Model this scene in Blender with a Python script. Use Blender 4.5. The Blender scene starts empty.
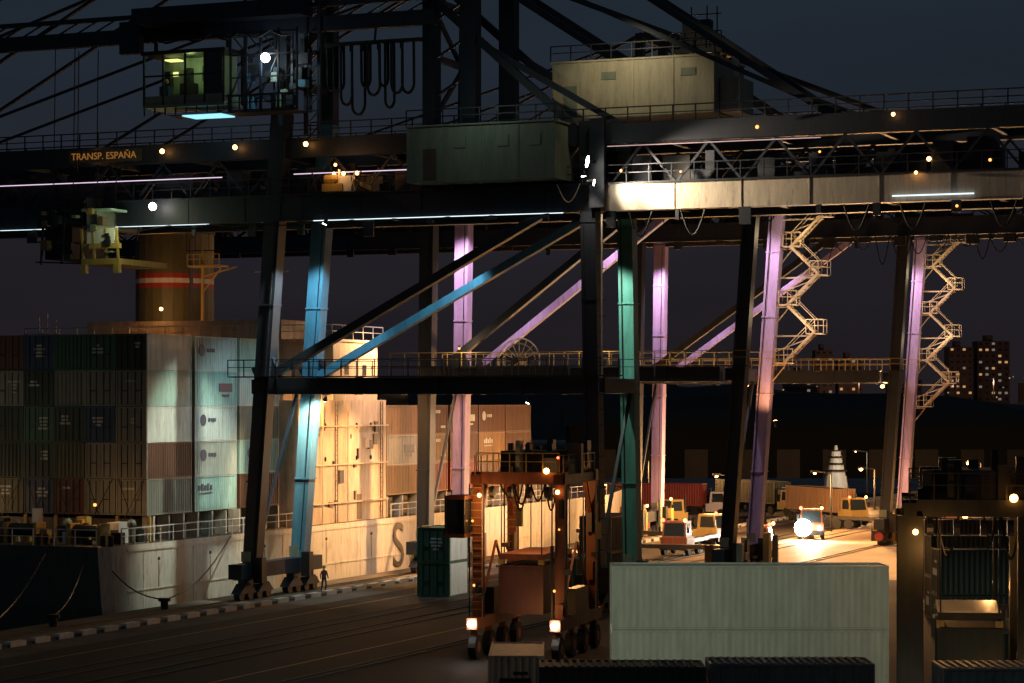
import bpy, math, random, bmesh
from mathutils import Vector, Matrix
random.seed(7)
scene=bpy.context.scene
scene.view_settings.view_transform='Standard'
scene.view_settings.look='None'
scene.view_settings.exposure=0

# ---------------------------------------------------------------- port frame
# s = along the quay (away from viewer), t = across the quay (+ = landside), z up
ax,ay=math.sin(math.radians(22.4)),math.cos(math.radians(22.4))
OX,OY=-17.7,165.0
PORT=Matrix(((ax,ay,0,OX),(ay,-ax,0,OY),(0,0,1,0),(0,0,0,1)))
WORLD=Matrix.Identity(4)
def W(s,t,z): return PORT@Vector((s,t,z))

# ---------------------------------------------------------------- materials
def _nt(name):
    m=bpy.data.materials.new(name); m.use_nodes=True
    nt=m.node_tree; b=nt.nodes['Principled BSDF']; return m,nt,b
def paint(name,col,rough=.55,metal=0.0,var=.35,streak=True,bump=.0,rust=.25):
    m,nt,b=_nt(name); N=nt.nodes; L=nt.links
    tc=N.new('ShaderNodeTexCoord'); mp=N.new('ShaderNodeMapping')
    mp.inputs['Scale'].default_value=(1.3,1.3,.22 if streak else 1.3)
    L.new(tc.outputs['Object'],mp.inputs['Vector'])
    n=N.new('ShaderNodeTexNoise'); n.inputs['Scale'].default_value=1.6; n.inputs['Detail'].default_value=9; n.inputs['Roughness'].default_value=.7
    L.new(mp.outputs[0],n.inputs['Vector'])
    r=N.new('ShaderNodeValToRGB'); r.color_ramp.elements[0].position=.3; r.color_ramp.elements[1].position=.68
    d=tuple(c*(1-var) for c in col); 
    r.color_ramp.elements[0].color=(*d,1); r.color_ramp.elements[1].color=(*col,1)
    L.new(n.outputs['Fac'],r.inputs['Fac'])
    n2=N.new('ShaderNodeTexNoise'); n2.inputs['Scale'].default_value=3.1; n2.inputs['Detail'].default_value=10; n2.inputs['Roughness'].default_value=.75
    L.new(mp.outputs[0],n2.inputs['Vector'])
    r2=N.new('ShaderNodeValToRGB'); r2.color_ramp.elements[0].position=.54; r2.color_ramp.elements[1].position=.70
    r2.color_ramp.elements[0].color=(0,0,0,1); r2.color_ramp.elements[1].color=(rust,rust,rust,1)
    L.new(n2.outputs['Fac'],r2.inputs['Fac'])
    mx=N.new('ShaderNodeMix'); mx.data_type='RGBA'
    L.new(r2.outputs[0],mx.inputs['Factor']); L.new(r.outputs[0],mx.inputs['A']); mx.inputs['B'].default_value=(.10,.045,.02,1)
    L.new(mx.outputs['Result'],b.inputs['Base Color'])
    b.inputs['Roughness'].default_value=rough; b.inputs['Metallic'].default_value=metal
    if bump>0:
        bp=N.new('ShaderNodeBump'); bp.inputs['Strength'].default_value=bump; bp.inputs['Distance'].default_value=.05
        L.new(n2.outputs['Fac'],bp.inputs['Height']); L.new(bp.outputs[0],b.inputs['Normal'])
    return m
def emit(name,col,st):
    m,nt,b=_nt(name)
    b.inputs['Base Color'].default_value=(.1,.1,.1,1)
    b.inputs['Emission Color'].default_value=(*col,1); b.inputs['Emission Strength'].default_value=st
    return m
def glass(name):
    m,nt,b=_nt(name); b.inputs['Base Color'].default_value=(.02,.03,.035,1); b.inputs['Roughness'].default_value=.1; return m

M={}
M['crane_shaded']=paint('crane_blue_shaded',(.009,.016,.030))  # shade of the near frames put into a dark copy of the paint
M['crane_lit_blue']=paint('crane_blue_lit',(.10,.28,.40),var=.4,rust=.5)  # lit copy: floodlight on the far waterside legs put into the colour
M['crane_lit_green']=paint('crane_green_lit',(.09,.28,.24),var=.45,rust=.5)  # lit copy: green lamp tint put into the far landside leg colour
M['crane_lit_lav']=paint('crane_lavender_lit',(.46,.35,.62),var=.35,rust=.5)  # lit copy: warm light over blue paint mixed into the colour
M['girder_lit']=paint('girder_lit_paint',(.66,.57,.45),var=.4,rust=.6)  # floodlit stretch of the dark girder, its light put into the colour
M['steel']=paint('dark_steel',(.028,.028,.028),.5,.4)
M['black']=paint('black_rubber',(.010,.010,.010),.8,rust=0)
M['beige']=paint('machinery_house_beige',(.52,.47,.33),var=.35,rust=.4)
M['greygreen']=paint('house_greygreen',(.22,.26,.20),rust=.4)
M['yellow']=paint('safety_yellow',(.42,.30,.08),rust=.5)
M['stair']=paint('stair_steel',(.48,.38,.24),rust=.5)
M['orange']=paint('carrier_orange_paint',(.24,.075,.025),rust=.8,var=.55)
M['olive']=paint('carrier_olive_paint',(.045,.045,.025),rust=.6,var=.5)
M['red']=paint('red_paint',(.40,.04,.03))
M['white']=paint('white_paint',(.68,.68,.64),var=.3,rust=.4)
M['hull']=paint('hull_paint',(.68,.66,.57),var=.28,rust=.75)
M['hull_shaded']=paint('hull_stern_shaded',(.10,.12,.10))  # unlit stern face, its shade put into a darker hull colour
M['deck']=paint('deck_steel',(.11,.08,.05))
M['super']=paint('superstructure_white',(.68,.54,.39),var=.4,rust=.7)
M['funnel']=paint('funnel_olive',(.12,.11,.055))
M['hedge']=paint('vegetation_dark',(.008,.012,.008),.95,streak=False)
M['brick']=paint('apartment_render',(.12,.075,.06),.9)
M['glass']=glass('window_glass')
M['skin']=paint('skin',(.45,.27,.19),rust=0)
M['e_amber']=emit('lamp_amber',(1,.42,.1),14); M['e_dim']=emit('lamp_amber_dim',(1,.38,.08),2.5); M['e_white']=emit('lamp_white',(1,.93,.78),30)
M['e_tube']=emit('tube_pinkish',(.95,.72,.95),1.0); M['e_tube_c']=emit('tube_cool',(.75,.92,1),1.5); M['e_tube_dim']=emit('tube_dim',(1,.62,.6),.6)
M['e_cab']=emit('cab_light',(.75,.8,.25),1.4); M['e_floor_glow']=emit('floor_glow_teal',(.3,.75,.9),1.3)  # teal emission imitates light spilling under the cabin
M['e_red']=emit('lamp_red',(1,.08,.03),10); M['e_win']=emit('window_lit',(1,.55,.2),.5); M['e_win2']=emit('window_lit_cool',(.8,.75,.55),.2)
M['e_head']=emit('headlamp',(1,.98,.9),60)
CP={'c_white':(.62,.67,.60),'c_cream':(.50,.48,.36),'c_brown':(.12,.05,.03),'c_grey':(.22,.23,.19),'c_green':(.035,.11,.065),
    'c_blue':(.03,.06,.12),'c_red':(.26,.035,.03),'c_teal':(.36,.56,.49),'c_tan':(.32,.19,.09),'c_dgreen':(.024,.040,.026),'c_ltgrey':(.46,.49,.42),'c_olive':(.075,.08,.04)}
for k,v in CP.items(): M[k]=paint('container_'+k[2:],v,var=.4,rust=.6)
M['c_smooth']=paint('container_smooth_grey',(.40,.43,.36),var=.3,rust=.25,streak=True)

# ---------------------------------------------------------------- mesh builder
class MB:
    def __init__(s,M4=PORT): s.M=M4; s.v=[]; s.f=[]; s.mi=[]; s.mats=[]
    def idx(s,m):
        if m not in s.mats: s.mats.append(m)
        return s.mats.index(m)
    def add(s,vs,fs,m):
        o=len(s.v); s.v+= [s.M@Vector(p) for p in vs]; i=s.idx(m)
        for f in fs: s.f.append([o+a for a in f]); s.mi.append(i)
    def box(s,x0,x1,y0,y1,z0,z1,m):
        s.add([(x0,y0,z0),(x1,y0,z0),(x1,y1,z0),(x0,y1,z0),(x0,y0,z1),(x1,y0,z1),(x1,y1,z1),(x0,y1,z1)],
          [(0,3,2,1),(4,5,6,7),(0,1,5,4),(1,2,6,5),(2,3,7,6),(3,0,4,7)],m)
    def beam(s,p0,p1,w,h,m,w2=None,h2=None):
        p0=Vector(p0);p1=Vector(p1);d=(p1-p0)
        if d.length<1e-6:return
        d.normalize()
        up=Vector((1,0,0)) if abs(d.x)<.8 else Vector((0,0,1))
        a=d.cross(up).normalized(); b=a.cross(d).normalized()
        w2=w if w2 is None else w2; h2=h if h2 is None else h2
        vs=[]
        for p,ww,hh in((p0,w,h),(p1,w2,h2)):
            for sa,sb in((-1,-1),(1,-1),(1,1),(-1,1)): vs.append(p+a*(sa*ww/2)+b*(sb*hh/2))
        s.add(vs,[(0,1,2,3),(7,6,5,4),(0,4,5,1),(1,5,6,2),(2,6,7,3),(3,7,4,0)],m)
    def cyl(s,p0,p1,r,m,n=10,r2=None,caps=True):
        p0=Vector(p0);p1=Vector(p1);d=(p1-p0).normalized();r2=r if r2 is None else r2
        up=Vector((0,0,1)) if abs(d.z)<.9 else Vector((1,0,0))
        a=d.cross(up).normalized(); b=a.cross(d)
        vs=[p0+(a*math.cos(2*math.pi*i/n)+b*math.sin(2*math.pi*i/n))*r for i in range(n)]+[p1+(a*math.cos(2*math.pi*i/n)+b*math.sin(2*math.pi*i/n))*r2 for i in range(n)]
        fs=[(i,(i+1)%n,n+(i+1)%n,n+i) for i in range(n)]
        if caps: fs+=[tuple(range(n))[::-1],tuple(range(n,2*n))]
        s.add(vs,fs,m)
    def tube(s,pts,r,m,n=5):
        for a,b in zip(pts[:-1],pts[1:]): s.cyl(a,b,r,m,n,caps=False)
    def sphere(s,c,r,m,n=8):
        vs=[];fs=[];k=n//2+1
        for j in range(1,k):
            th=math.pi*j/k
            for i in range(n): vs.append((c[0]+r*math.sin(th)*math.cos(2*math.pi*i/n),c[1]+r*math.sin(th)*math.sin(2*math.pi*i/n),c[2]+r*math.cos(th)))
        vs+=[(c[0],c[1],c[2]+r),(c[0],c[1],c[2]-r)]
        for j in range(k-2):
            for i in range(n): fs.append((j*n+i,j*n+(i+1)%n,(j+1)*n+(i+1)%n,(j+1)*n+i))
        T_=len(vs)-2
        for i in range(n): fs.append((T_,(i+1)%n,i)); fs.append((T_+1,(k-2)*n+i,(k-2)*n+(i+1)%n))
        s.add(vs,fs,m)
    def rail(s,p0,p1,m,h=1.1,step=1.6,r=.035):
        p0=Vector(p0);p1=Vector(p1);L=(p1-p0).length;n=max(1,int(L/step));z=Vector((0,0,1))
        for i in range(n+1):
            p=p0.lerp(p1,i/n); s.beam(p,p+z*h,r*2,r*2,m)
        s.beam(p0+z*h,p1+z*h,r*2,r*2,m); s.beam(p0+z*h*.55,p1+z*h*.55,r*1.6,r*1.6,m)
    def obj(s,name,parent=None):
        me=bpy.data.meshes.new(name); me.from_pydata([tuple(v) for v in s.v],[],s.f)
        for m in s.mats: me.materials.append(M[m])
        me.polygons.foreach_set('material_index',s.mi)
        bm=bmesh.new(); bm.from_mesh(me); bmesh.ops.recalc_face_normals(bm,faces=bm.faces); bm.to_mesh(me); bm.free()
        me.update(); o=bpy.data.objects.new(name,me); scene.collection.objects.link(o)
        if parent: o.parent=parent
        return o
def empty(name):
    e=bpy.data.objects.new(name,None); scene.collection.objects.link(e); return e

def corr_side(mb,x0,x1,y,z0,z1,m,pitch=.3,dep=.04,outward=1):
    n=max(1,round((x1-x0)/pitch)); p=(x1-x0)/n; prof=[]
    for i in range(n):
        a=x0+i*p
        prof+=[(a,0),(a+.25*p,0),(a+.5*p,-dep),(a+.75*p,-dep)]
    prof.append((x1,0))
    vs=[];fs=[]
    for i,(x,d) in enumerate(prof):
        vs+=[(x,y+d*outward,z0),(x,y+d*outward,z1)]
        if i: fs.append((2*i-2,2*i,2*i+1,2*i-1))
    mb.add(vs,fs,m)
def corr_end(mb,x,y0,y1,z0,z1,m,pitch=.3,dep=.04):
    n=round((y1-y0)/pitch); p=(y1-y0)/n; vs=[];fs=[];prof=[]
    for i in range(n):
        a=y0+i*p; prof+=[(a,0),(a+.25*p,0),(a+.5*p,dep),(a+.75*p,dep)]
    prof.append((y1,0))
    for i,(y,d) in enumerate(prof):
        vs+=[(x+d,y,z0),(x+d,y,z1)]
        if i: fs.append((2*i-2,2*i,2*i+1,2*i-1))
    mb.add(vs,fs,m)
def container(mb,x,y,z,L,Wd,H,m,side=True,door=True,logo=None,nearside=False,smooth=False,dep=.04,shade_endm=None):
    """x=near end, y=left side, z=bottom; side: detailed +y wall"""
    e=.09; em=shade_endm or m
    mb.box(x+.06,x+L-.06,y+.07,y+Wd-.07,z+.06,z+H-.06,m)
    for yy in (y,y+Wd-e*1.4):
        for xx in (x,x+L-e*1.4): mb.box(xx,xx+e*1.4,yy,yy+e*1.4,z,z+H,em if xx==x else m)
    for zz in (z+.001,z+H-e-.001):
        for yy in (y+.002,y+Wd-e-.002): mb.box(x+.13,x+L-.13,yy,yy+e,zz,zz+e,m)
        for xx in (x+.002,x+L-e-.002): mb.box(xx,xx+e,y+.13,y+Wd-.13,zz,zz+e,em if xx<x+1 else m)
    if side:
        if smooth:
            mb.box(x+.14,x+L-.14,y+Wd-.069,y+Wd-.03,z+.1,z+H-.1,m)
        else: corr_side(mb,x+.13,x+L-.13,y+Wd-.02,z+.1,z+H-.1,m,dep=dep)
    if nearside: corr_side(mb,x+.13,x+L-.13,y+.02,z+.1,z+H-.1,m,outward=-1,dep=dep)
    if door:
        mb.box(x+.03,x+.055,y+.14,y+Wd/2-.015,z+.1,z+H-.1,em); mb.box(x+.03,x+.055,y+Wd/2+.015,y+Wd-.14,z+.1,z+H-.1,em)
        for f in (.18,.38,.62,.82):
            mb.beam((x+.005,y+Wd*f,z+.12),(x+.005,y+Wd*f,z+H-.12),.045,.045,'steel')
        for f in (.28,.72): mb.box(x-.01,x+.028,y+Wd*f-.2,y+Wd*f+.2,z+H*.42,z+H*.42+.06,'steel')
        if random.random()<.75:
            mm='c_ltgrey' if em not in('c_white','c_cream','c_ltgrey') else 'black'
            zz=z+H*(.62+random.random()*.12); cy=y+Wd*random.uniform(.3,.7)
            for k in range(random.randint(1,4)):
                w=.25+random.random()*.8
                mb.box(x+.018,x+.0295,cy-w/2,cy+w/2,zz-k*.24,zz-k*.24+.14,mm)
    else:
        corr_end(mb,x+.02,y+.14,y+Wd-.14,z+.1,z+H-.1,em)
        if random.random()<.45:
            zz=z+H*random.uniform(.3,.55); mm='c_ltgrey' if em not in('c_white','c_cream','c_ltgrey') else 'black'
            a=random.uniform(.5,.9); mb.box(x-.002,x+.018,y+a,y+Wd-.5,zz,zz+random.uniform(.15,.6),mm); mb.box(x-.002,x+.018,y+.7,y+Wd-1.1,zz+.72,zz+.85,mm)
    if logo:
        yy=y+Wd+.004; kind=random.randint(0,3); off=random.random()*.12*L
        if kind==0:
            for k in range(5): mb.box(x+off+.5+k*.42,x+off+.5+k*.42+.3,yy-.03,yy,z+H*.6,z+H*(.74+.05*(k%2)),logo)
            mb.box(x+off+.5,x+off+2.4,yy-.03,yy,z+H*.5,z+H*.53,logo)
        elif kind==1:
            mb.cyl((x+off+1,yy-.03,z+H*.6),(x+off+1,yy,z+H*.6),.42,logo,12)
            for k in range(3): mb.box(x+off+1.7+k*.4,x+off+2.0+k*.4,yy-.03,yy,z+H*.55,z+H*.66,logo)
        elif kind==2:
            for k in range(6): mb.box(x+off+2.4+k*.36,x+off+2.4+k*.36+.25,yy-.03,yy,z+H*.72,z+H*.83,logo)
            mb.box(x+L-1.4,x+L-.5,yy-.03,yy,z+H*.2,z+H*.28,logo)
        else:
            mb.box(x+L-2.6,x+L-.7,yy-.03,yy,z+H*.42,z+H*.66,logo); mb.box(x+L-2.2,x+L-1.1,yy-.03,yy,z+H*.28,z+H*.34,logo)

# ---------------------------------------------------------------- lights
SOD=(1,.47,.15); WARM=(1,.70,.40); MERC=(.78,1.0,.80); COOL=(.50,.86,1.0); ROSE=(1,.70,.78)
def lamp(parent,pos,power,col,target=None,ang=100,rad=.25,mat='e_white',fix=True,size=.22):
    p=W(*pos)
    if target is None:
        l=bpy.data.lights.new('lamp_light','POINT')
    else:
        l=bpy.data.lights.new('lamp_light','SPOT'); l.spot_size=math.radians(ang); l.spot_blend=.6
    l.energy=power; l.color=col; l.shadow_soft_size=rad
    o=bpy.data.objects.new('lamp_light',l); scene.collection.objects.link(o); o.location=p
    if target is not None:
        d=(W(*target)-p); o.rotation_euler=d.to_track_quat('-Z','Y').to_euler(); dn=d.normalized(); o.location=p+dn*.2
    o.parent=parent
    if fix:
        mb=MB(WORLD)
        if target is not None:
            q=p-dn*.06; mb.cyl(p-dn*.45,p-dn*.02,size*.6,'steel',10,size*1.15); mb.cyl(q,p+dn*.02,size,mat,10)
        else:
            mb.sphere(p+Vector((0,0,.0)),size,mat); mb.cyl(p+Vector((0,0,size*.9)),p+Vector((0,0,size*.9+.15)),size*.8,'steel',8)
        ob=mb.obj('lamp_fixture',parent)
        if target is None: ob.visible_shadow=False
    return o

# ---------------------------------------------------------------- world
w=bpy.data.worlds.new('World'); scene.world=w; w.use_nodes=True; nt=w.node_tree; N=nt.nodes; L=nt.links
bg=N['Background']
sk=N.new('ShaderNodeTexSky'); sk.sky_type='NISHITA'; sk.sun_disc=False; sk.sun_elevation=math.radians(1.0); sk.sun_rotation=math.radians(200)
tc=N.new('ShaderNodeTexCoord'); sp=N.new('ShaderNodeSeparateXYZ'); L.new(tc.outputs['Generated'],sp.inputs[0])
mr=N.new('ShaderNodeMapRange'); mr.inputs['From Min'].default_value=0; mr.inputs['From Max'].default_value=.22; L.new(sp.outputs['Z'],mr.inputs['Value'])
cr=N.new('ShaderNodeValToRGB'); e=cr.color_ramp.elements
e[0].position=0; e[0].color=(.013,.0105,.013,1); e[1].position=1; e[1].color=(.013,.022,.034,1)
x=cr.color_ramp.elements.new(.3); x.color=(.0125,.012,.017,1); x=cr.color_ramp.elements.new(.62); x.color=(.013,.019,.029,1)
L.new(mr.outputs[0],cr.inputs[0])
cn=N.new('ShaderNodeTexNoise'); cn.inputs['Scale'].default_value=3.5; cn.inputs['Detail'].default_value=6; cmp=N.new('ShaderNodeMapping'); cmp.inputs['Scale'].default_value=(1,1,6)
L.new(tc.outputs['Generated'],cmp.inputs[0]); L.new(cmp.outputs[0],cn.inputs['Vector'])
cm=N.new('ShaderNodeMapRange'); cm.inputs['From Min'].default_value=.3; cm.inputs['From Max'].default_value=.7; cm.inputs['To Min'].default_value=.85; cm.inputs['To Max'].default_value=1.2; L.new(cn.outputs['Fac'],cm.inputs['Value'])
cs=N.new('ShaderNodeVectorMath'); cs.operation='SCALE'; L.new(cr.outputs[0],cs.inputs[0]); L.new(cm.outputs[0],cs.inputs['Scale'])
vm=N.new('ShaderNodeVectorMath'); vm.operation='SCALE'; vm.inputs['Scale'].default_value=.0009; L.new(sk.outputs[0],vm.inputs[0])
va=N.new('ShaderNodeVectorMath'); va.operation='ADD'; L.new(vm.outputs[0],va.inputs[0]); L.new(cs.outputs[0],va.inputs[1])
L.new(va.outputs[0],bg.inputs['Color']); bg.inputs['Strength'].default_value=1.0
sl=bpy.data.lights.new('sun','SUN'); sl.energy=.005; sl.angle=math.radians(.5); sl.color=(.7,.8,1)
so=bpy.data.objects.new('sun',sl); scene.collection.objects.link(so); so.rotation_euler=(math.radians(70),0,math.radians(-25))

# ---------------------------------------------------------------- ground / water
def flat(name,pts,z,mat,M4=PORT):
    mb=MB(M4); mb.add([(p[0],p[1],z) for p in pts],[tuple(range(len(pts)))],mat); return mb.obj(name)
def ground_mat(name,c1,c2,rough):
    m,nt,b=_nt(name);N=nt.nodes;L=nt.links
    tc=N.new('ShaderNodeTexCoord')
    n=N.new('ShaderNodeTexNoise'); n.inputs['Scale'].default_value=.12; n.inputs['Detail'].default_value=12; n.inputs['Roughness'].default_value=.7
    L.new(tc.outputs['Object'],n.inputs['Vector'])
    r=N.new('ShaderNodeValToRGB'); r.color_ramp.elements[0].position=.38; r.color_ramp.elements[1].position=.64
    r.color_ramp.elements[0].color=(*c1,1); r.color_ramp.elements[1].color=(*c2,1)
    L.new(n.outputs['Fac'],r.inputs['Fac']); L.new(r.outputs[0],b.inputs['Base Color'])
    r3=N.new('ShaderNodeMapRange'); r3.inputs['To Min'].default_value=rough-.2; r3.inputs['To Max'].default_value=rough+.25; L.new(n.outputs['Fac'],r3.inputs['Value']); L.new(r3.outputs[0],b.inputs['Roughness'])
    n2=N.new('ShaderNodeTexNoise'); n2.inputs['Scale'].default_value=2.5; n2.inputs['Detail'].default_value=8; L.new(tc.outputs['Object'],n2.inputs['Vector'])
    bp=N.new('ShaderNodeBump'); bp.inputs['Strength'].default_value=.5; bp.inputs['Distance'].default_value=.1; L.new(n2.outputs['Fac'],bp.inputs['Height']); L.new(bp.outputs[0],b.inputs['Normal'])
    b.inputs['Specular IOR Level'].default_value=.25
    return m
M['asphalt']=ground_mat('asphalt',(.006,.005,.004),(.024,.019,.015),.75)
M['quaydeck']=ground_mat('quay_concrete',(.05,.043,.034),(.18,.15,.115),.8)
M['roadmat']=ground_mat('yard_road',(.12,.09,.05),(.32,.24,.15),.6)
M['water']=ground_mat('harbour_water',(.004,.006,.008),(.006,.009,.012),.25)
flat('water',[(-400,-3000),(3500,-3000),(3500,-3),(-400,-3)],-3.2,'water')
mb=MB()
mb.box(-400,3500,-3,3000,-6,0,'asphalt'); mb.obj('ground')
flat('quay_pavement',[(-160,-2.9),(400,-2.9),(400,6),(-160,6)],.004,'quaydeck')
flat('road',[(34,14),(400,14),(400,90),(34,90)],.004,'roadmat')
mb=MB()
for i in range(-30,60):
    mb.box(i*2.4,i*2.4+1.5,2.8,3.25,.004,.30,'white'); mb.box(i*2.4+1.52,i*2.4+2.38,2.85,3.2,.004,.16,'steel')
mb.obj('quay_kerb')
mb=MB()
for t in (-.6,0,24.6,25.2,12,13.5,16,17.5):
    mb.box(-150,300,t,t+.09,.006,.07,'steel')
mb.obj('crane_rails')
mb=MB()
for t in (8.3,21.5): mb.box(-150,33,t,t+.12,.008,.012,'yellow')
mb.obj('painted_markings')
mb=MB()
for s in (-22,-9,12,30,50,68,90):
    mb.cyl((s,-1.6,0),(s,-1.6,.55),.25,'steel',12); mb.cyl((s,-1.6,.5),(s,-1.6,.72),.4,'steel',12)
    mb.obj('mooring_bollard'); mb=MB()

# ---------------------------------------------------------------- ship
ship=empty('container_ship')
mb=MB()
TS=-5.0; TP=-35.0
deckpts=[(-10.4,TP+3),(-10.4,TS-.8),(-9.8,TS-.15),(-8.5,TS),(84,TS),(98,TS-3.5),(112,TS-10),(118,-20),(112,TP+10),(98,TP+3.5),(84,TP),(-8,TP)]
def hullring(z,inset):
    return [(s+(1 if s<0 else -1)*inset*(1 if (s<0 or s>90) else 0),t,z) for (s,t) in deckpts]
r0=hullring(-3.6,1.4); r1=hullring(0,.5); r2=hullring(4.0,0)
n=len(deckpts); vs=r0+r1+r2; fs=[]
for k in range(2):
    for i in range(n): fs.append((k*n+i,k*n+(i+1)%n,(k+1)*n+(i+1)%n,(k+1)*n+i))
mb.add(vs,[f for f in fs if (f[0]%n)not in(0,)],'hull'); mb.add(vs,[f for f in fs if (f[0]%n)==0],'hull_shaded')
mb.add(r2,[tuple(range(n))],'deck')
mb.box(-8,84,TS+.002,TS+.06,3.55,3.75,'hull'); mb.box(-8,84,TS+.002,TS+.05,.9,1.0,'hull')
for i in range(14): mb.box(-6+i*6.6,-5.96+i*6.6,TS+.001,TS+.02,-.5,3.5,'hull')
for s in (-4,3,11,21,29,50): mb.cyl((s,TS,2.9),(s,TS+.05,2.9),.13,'steel',8); mb.box(s-.05,s+.05,TS+.001,TS+.012,1.0,2.7,'deck')
mb.obj('hull',ship)
mb=MB()
mb.rail((-10.2,TP+3,4),(-10.2,TS-1,4),'white'); mb.rail((-8.5,TS-.15,4),(18,TS-.15,4),'white'); mb.rail((33,TS-.15,4),(84,TS-.15,4),'white')
mb.box(-3.6,15.5,TP+2,TS-2.2,4,5.5,'deck'); mb.box(34,72,TP+2,TS-2.2,4,5.5,'deck')
for i in range(13):
    t=-6-i*2.46; mb.box(-3.7,-3.5,t-.12,t+.12,4,5.7,'yellow')
    mb.beam((-4.6,t-.2,4.1),(-3.95,t-2.2,8.2),.04,.04,'steel'); mb.beam((-4.6,t-2.2,4.1),(-3.95,t-.2,8.2),.04,.04,'steel')
for s in range(-3,16,2): mb.box(s,s+.18,TS-1.9,TS-1.0,4,5.7,'hull'); 
for s in range(34,72,3): mb.box(s,s+.18,TS-1.9,TS-1.0,4,5.7,'hull')
for t in (-8,-13,-18.5,-24,-29):
    mb.cyl((-8,t-1,4.9),(-8,t+1,4.9),.42,'steel',12); mb.box(-8.6,-7.4,t-1.3,t-1.05,4,5.4,'yellow'); mb.box(-8.6,-7.4,t+1.05,t+1.3,4,5.4,'yellow')
    mb.cyl((-6,t+2.1,4),(-6,t+2.1,5.2),.22,'greygreen',8); mb.sphere((-6,t+2.1,5.3),.33,'greygreen')
    mb.cyl((-9.4,t+2,4),(-9.4,t+2,4.7),.18,'steel',8); mb.cyl((-9.4,t+2.6,4),(-9.4,t+2.6,4.7),.18,'steel',8)
for i in range(70):
    t=-6.5-random.random()*26; s=-9.5+random.random()*5; h=.3+random.random()*1.3
    mb.box(s,s+.2+random.random()*.5,t,t+.2+random.random()*.6,4,4+h,random.choice(['steel','yellow','deck','white','deck','steel']))
mb.box(-5.6,-5.2,-14,-13.4,4,6.2,'white'); mb.box(-5.7,-5.1,-10.4,-9.6,4,5.7,'yellow'); mb.box(-6.5,-5,-7.5,-6.6,4,5.4,'white')
mb.obj('deck_fittings',ship)
# superstructure
mb=MB()
mb.box(17.5,33,-33,TS-.6,4,13.6,'super'); mb.box(24,32,-31,TS-.9,13.6,18.2,'super'); mb.box(25,31,-29,-11,18.2,20.0,'super')
mb.box(23.4,32.6,-34,TS-.7,18.2,18.4,'super')
for z in (9.0,11.6):
    for s in (19.4,22.0,27.5,30.1):
        mb.cyl((s,TS-.61,z),(s,TS-.57,z),.2,'glass',12); mb.cyl((s,TS-.6,z),(s,TS-.58,z),.28,'super',12)
    for t in range(-32,-7,2): mb.box(17.46,17.5,t,t+.7,z,z+.6,'glass')
for s in (19,27.6): mb.box(s,s+.8,TS-.61,TS-.56,4.1,6.1,'deck')
for s in (21.2,25.6): mb.cyl((s,TS-.4,4),(s,TS-.4,13.4),.09,'super',6)
for s in (26,29.2): mb.box(s,s+.7,TS-.92,TS-.86,15.6,16.4,'glass')
for z in (6.8,9.8,12.8): mb.box(17.5,33,TS-.59,TS-.35,z-1.3,z-1.2,'super')
mb.rail((23.4,TS-.7,18.4),(32.6,TS-.7,18.4),'white'); mb.rail((23.4,-34,18.4),(23.4,TS-.7,18.4),'white')
mb.rail((17.5,-33,13.6),(17.5,TS-.6,13.6),'white'); mb.rail((17.5,TS-.7,13.6),(23.5,TS-.7,13.6),'white')
mb.box(20,21.4,-10,-8.2,13.6,16,'super')
for i in range(18):
    s=18+random.random()*14; z=5+random.random()*8; mb.box(s,s+.2+random.random()*.6,TS-.6,TS-.45,z,z+.2+random.random()*.8,random.choice(['deck','super','steel']))
# outside ladders and vertical stiffeners
for s in (18.4,23.6,31.8): 
    mb.beam((s,TS-.5,4),(s,TS-.5,13.5),.06,.06,'deck'); mb.beam((s+.4,TS-.5,4),(s+.4,TS-.5,13.5),.06,.06,'deck')
    for k in range(24): mb.beam((s,TS-.5,4.2+k*.39),(s+.4,TS-.5,4.2+k*.39),.04,.04,'deck')
mb.obj('superstructure',ship)
mb=MB()
def ell(z,a,b): return [(33+a*math.cos(q*math.pi/12),-25.4+b*math.sin(q*math.pi/12),z) for q in range(24)]
zs=[(13,'funnel'),(23.0,'red'),(23.4,'white'),(23.8,'red'),(24.2,'funnel'),(27.6,'steel'),(28.1,'steel')]
for (z0,m),(z1,_) in zip(zs[:-1],zs[1:]):
    a=3.6; k=1 if m!='steel' else 1.03
    v=ell(z0,a*k,3.2*k)+ell(z1,a*k,3.2*k); mb.add(v,[(i,(i+1)%24,24+(i+1)%24,24+i) for i in range(24)],m)
mb.add(ell(28.1,3.7,3.3),[tuple(range(24))],'black')
for a in (-1.3,0,1.2): mb.cyl((33+a,-25.4,28),(33+a,-25.4,29.3),.45,'black',10)
mb.beam((30.2,-22.2,14),(30.2,-22.2,27),.08,.5,'steel')
mb.obj('funnel',ship)
mb=MB()
mb.cyl((30,-21,18),(30,-21,27),.18,'yellow',8,.1); 
mb.box(29.2,30.8,-22,-19.0,24.6,24.75,'yellow'); mb.rail((29.2,-22,24.75),(29.2,-19,24.75),'yellow',.9,.6)
mb.beam((30,-21,23.8),(30,-17.8,24.6),.12,.12,'yellow'); mb.beam((30,-21,22.5),(30,-19.2,24.6),.1,.1,'yellow')
for t in (-22.5,-21.7,-20.4): mb.beam((30,t,26),(30,t,28),.05,.05,'steel')
mb.beam((30,-22.6,26),(30,-19.4,26),.07,.07,'steel')
for t,z in ((-33,20.5),(-32.2,20.8),(-31.4,20.2)): mb.beam((24,t,18.4),(24,t,z),.08,.08,'white')
mb.cyl((28,-13,20),(28,-13,27.5),.22,'red',8,.12); mb.cyl((28,-14,20),(28,-14,27),.2,'red',8,.12); mb.beam((28,-15,24),(28,-12,24),.1,.1,'white')
mb.obj('signal_mast',ship)
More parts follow.
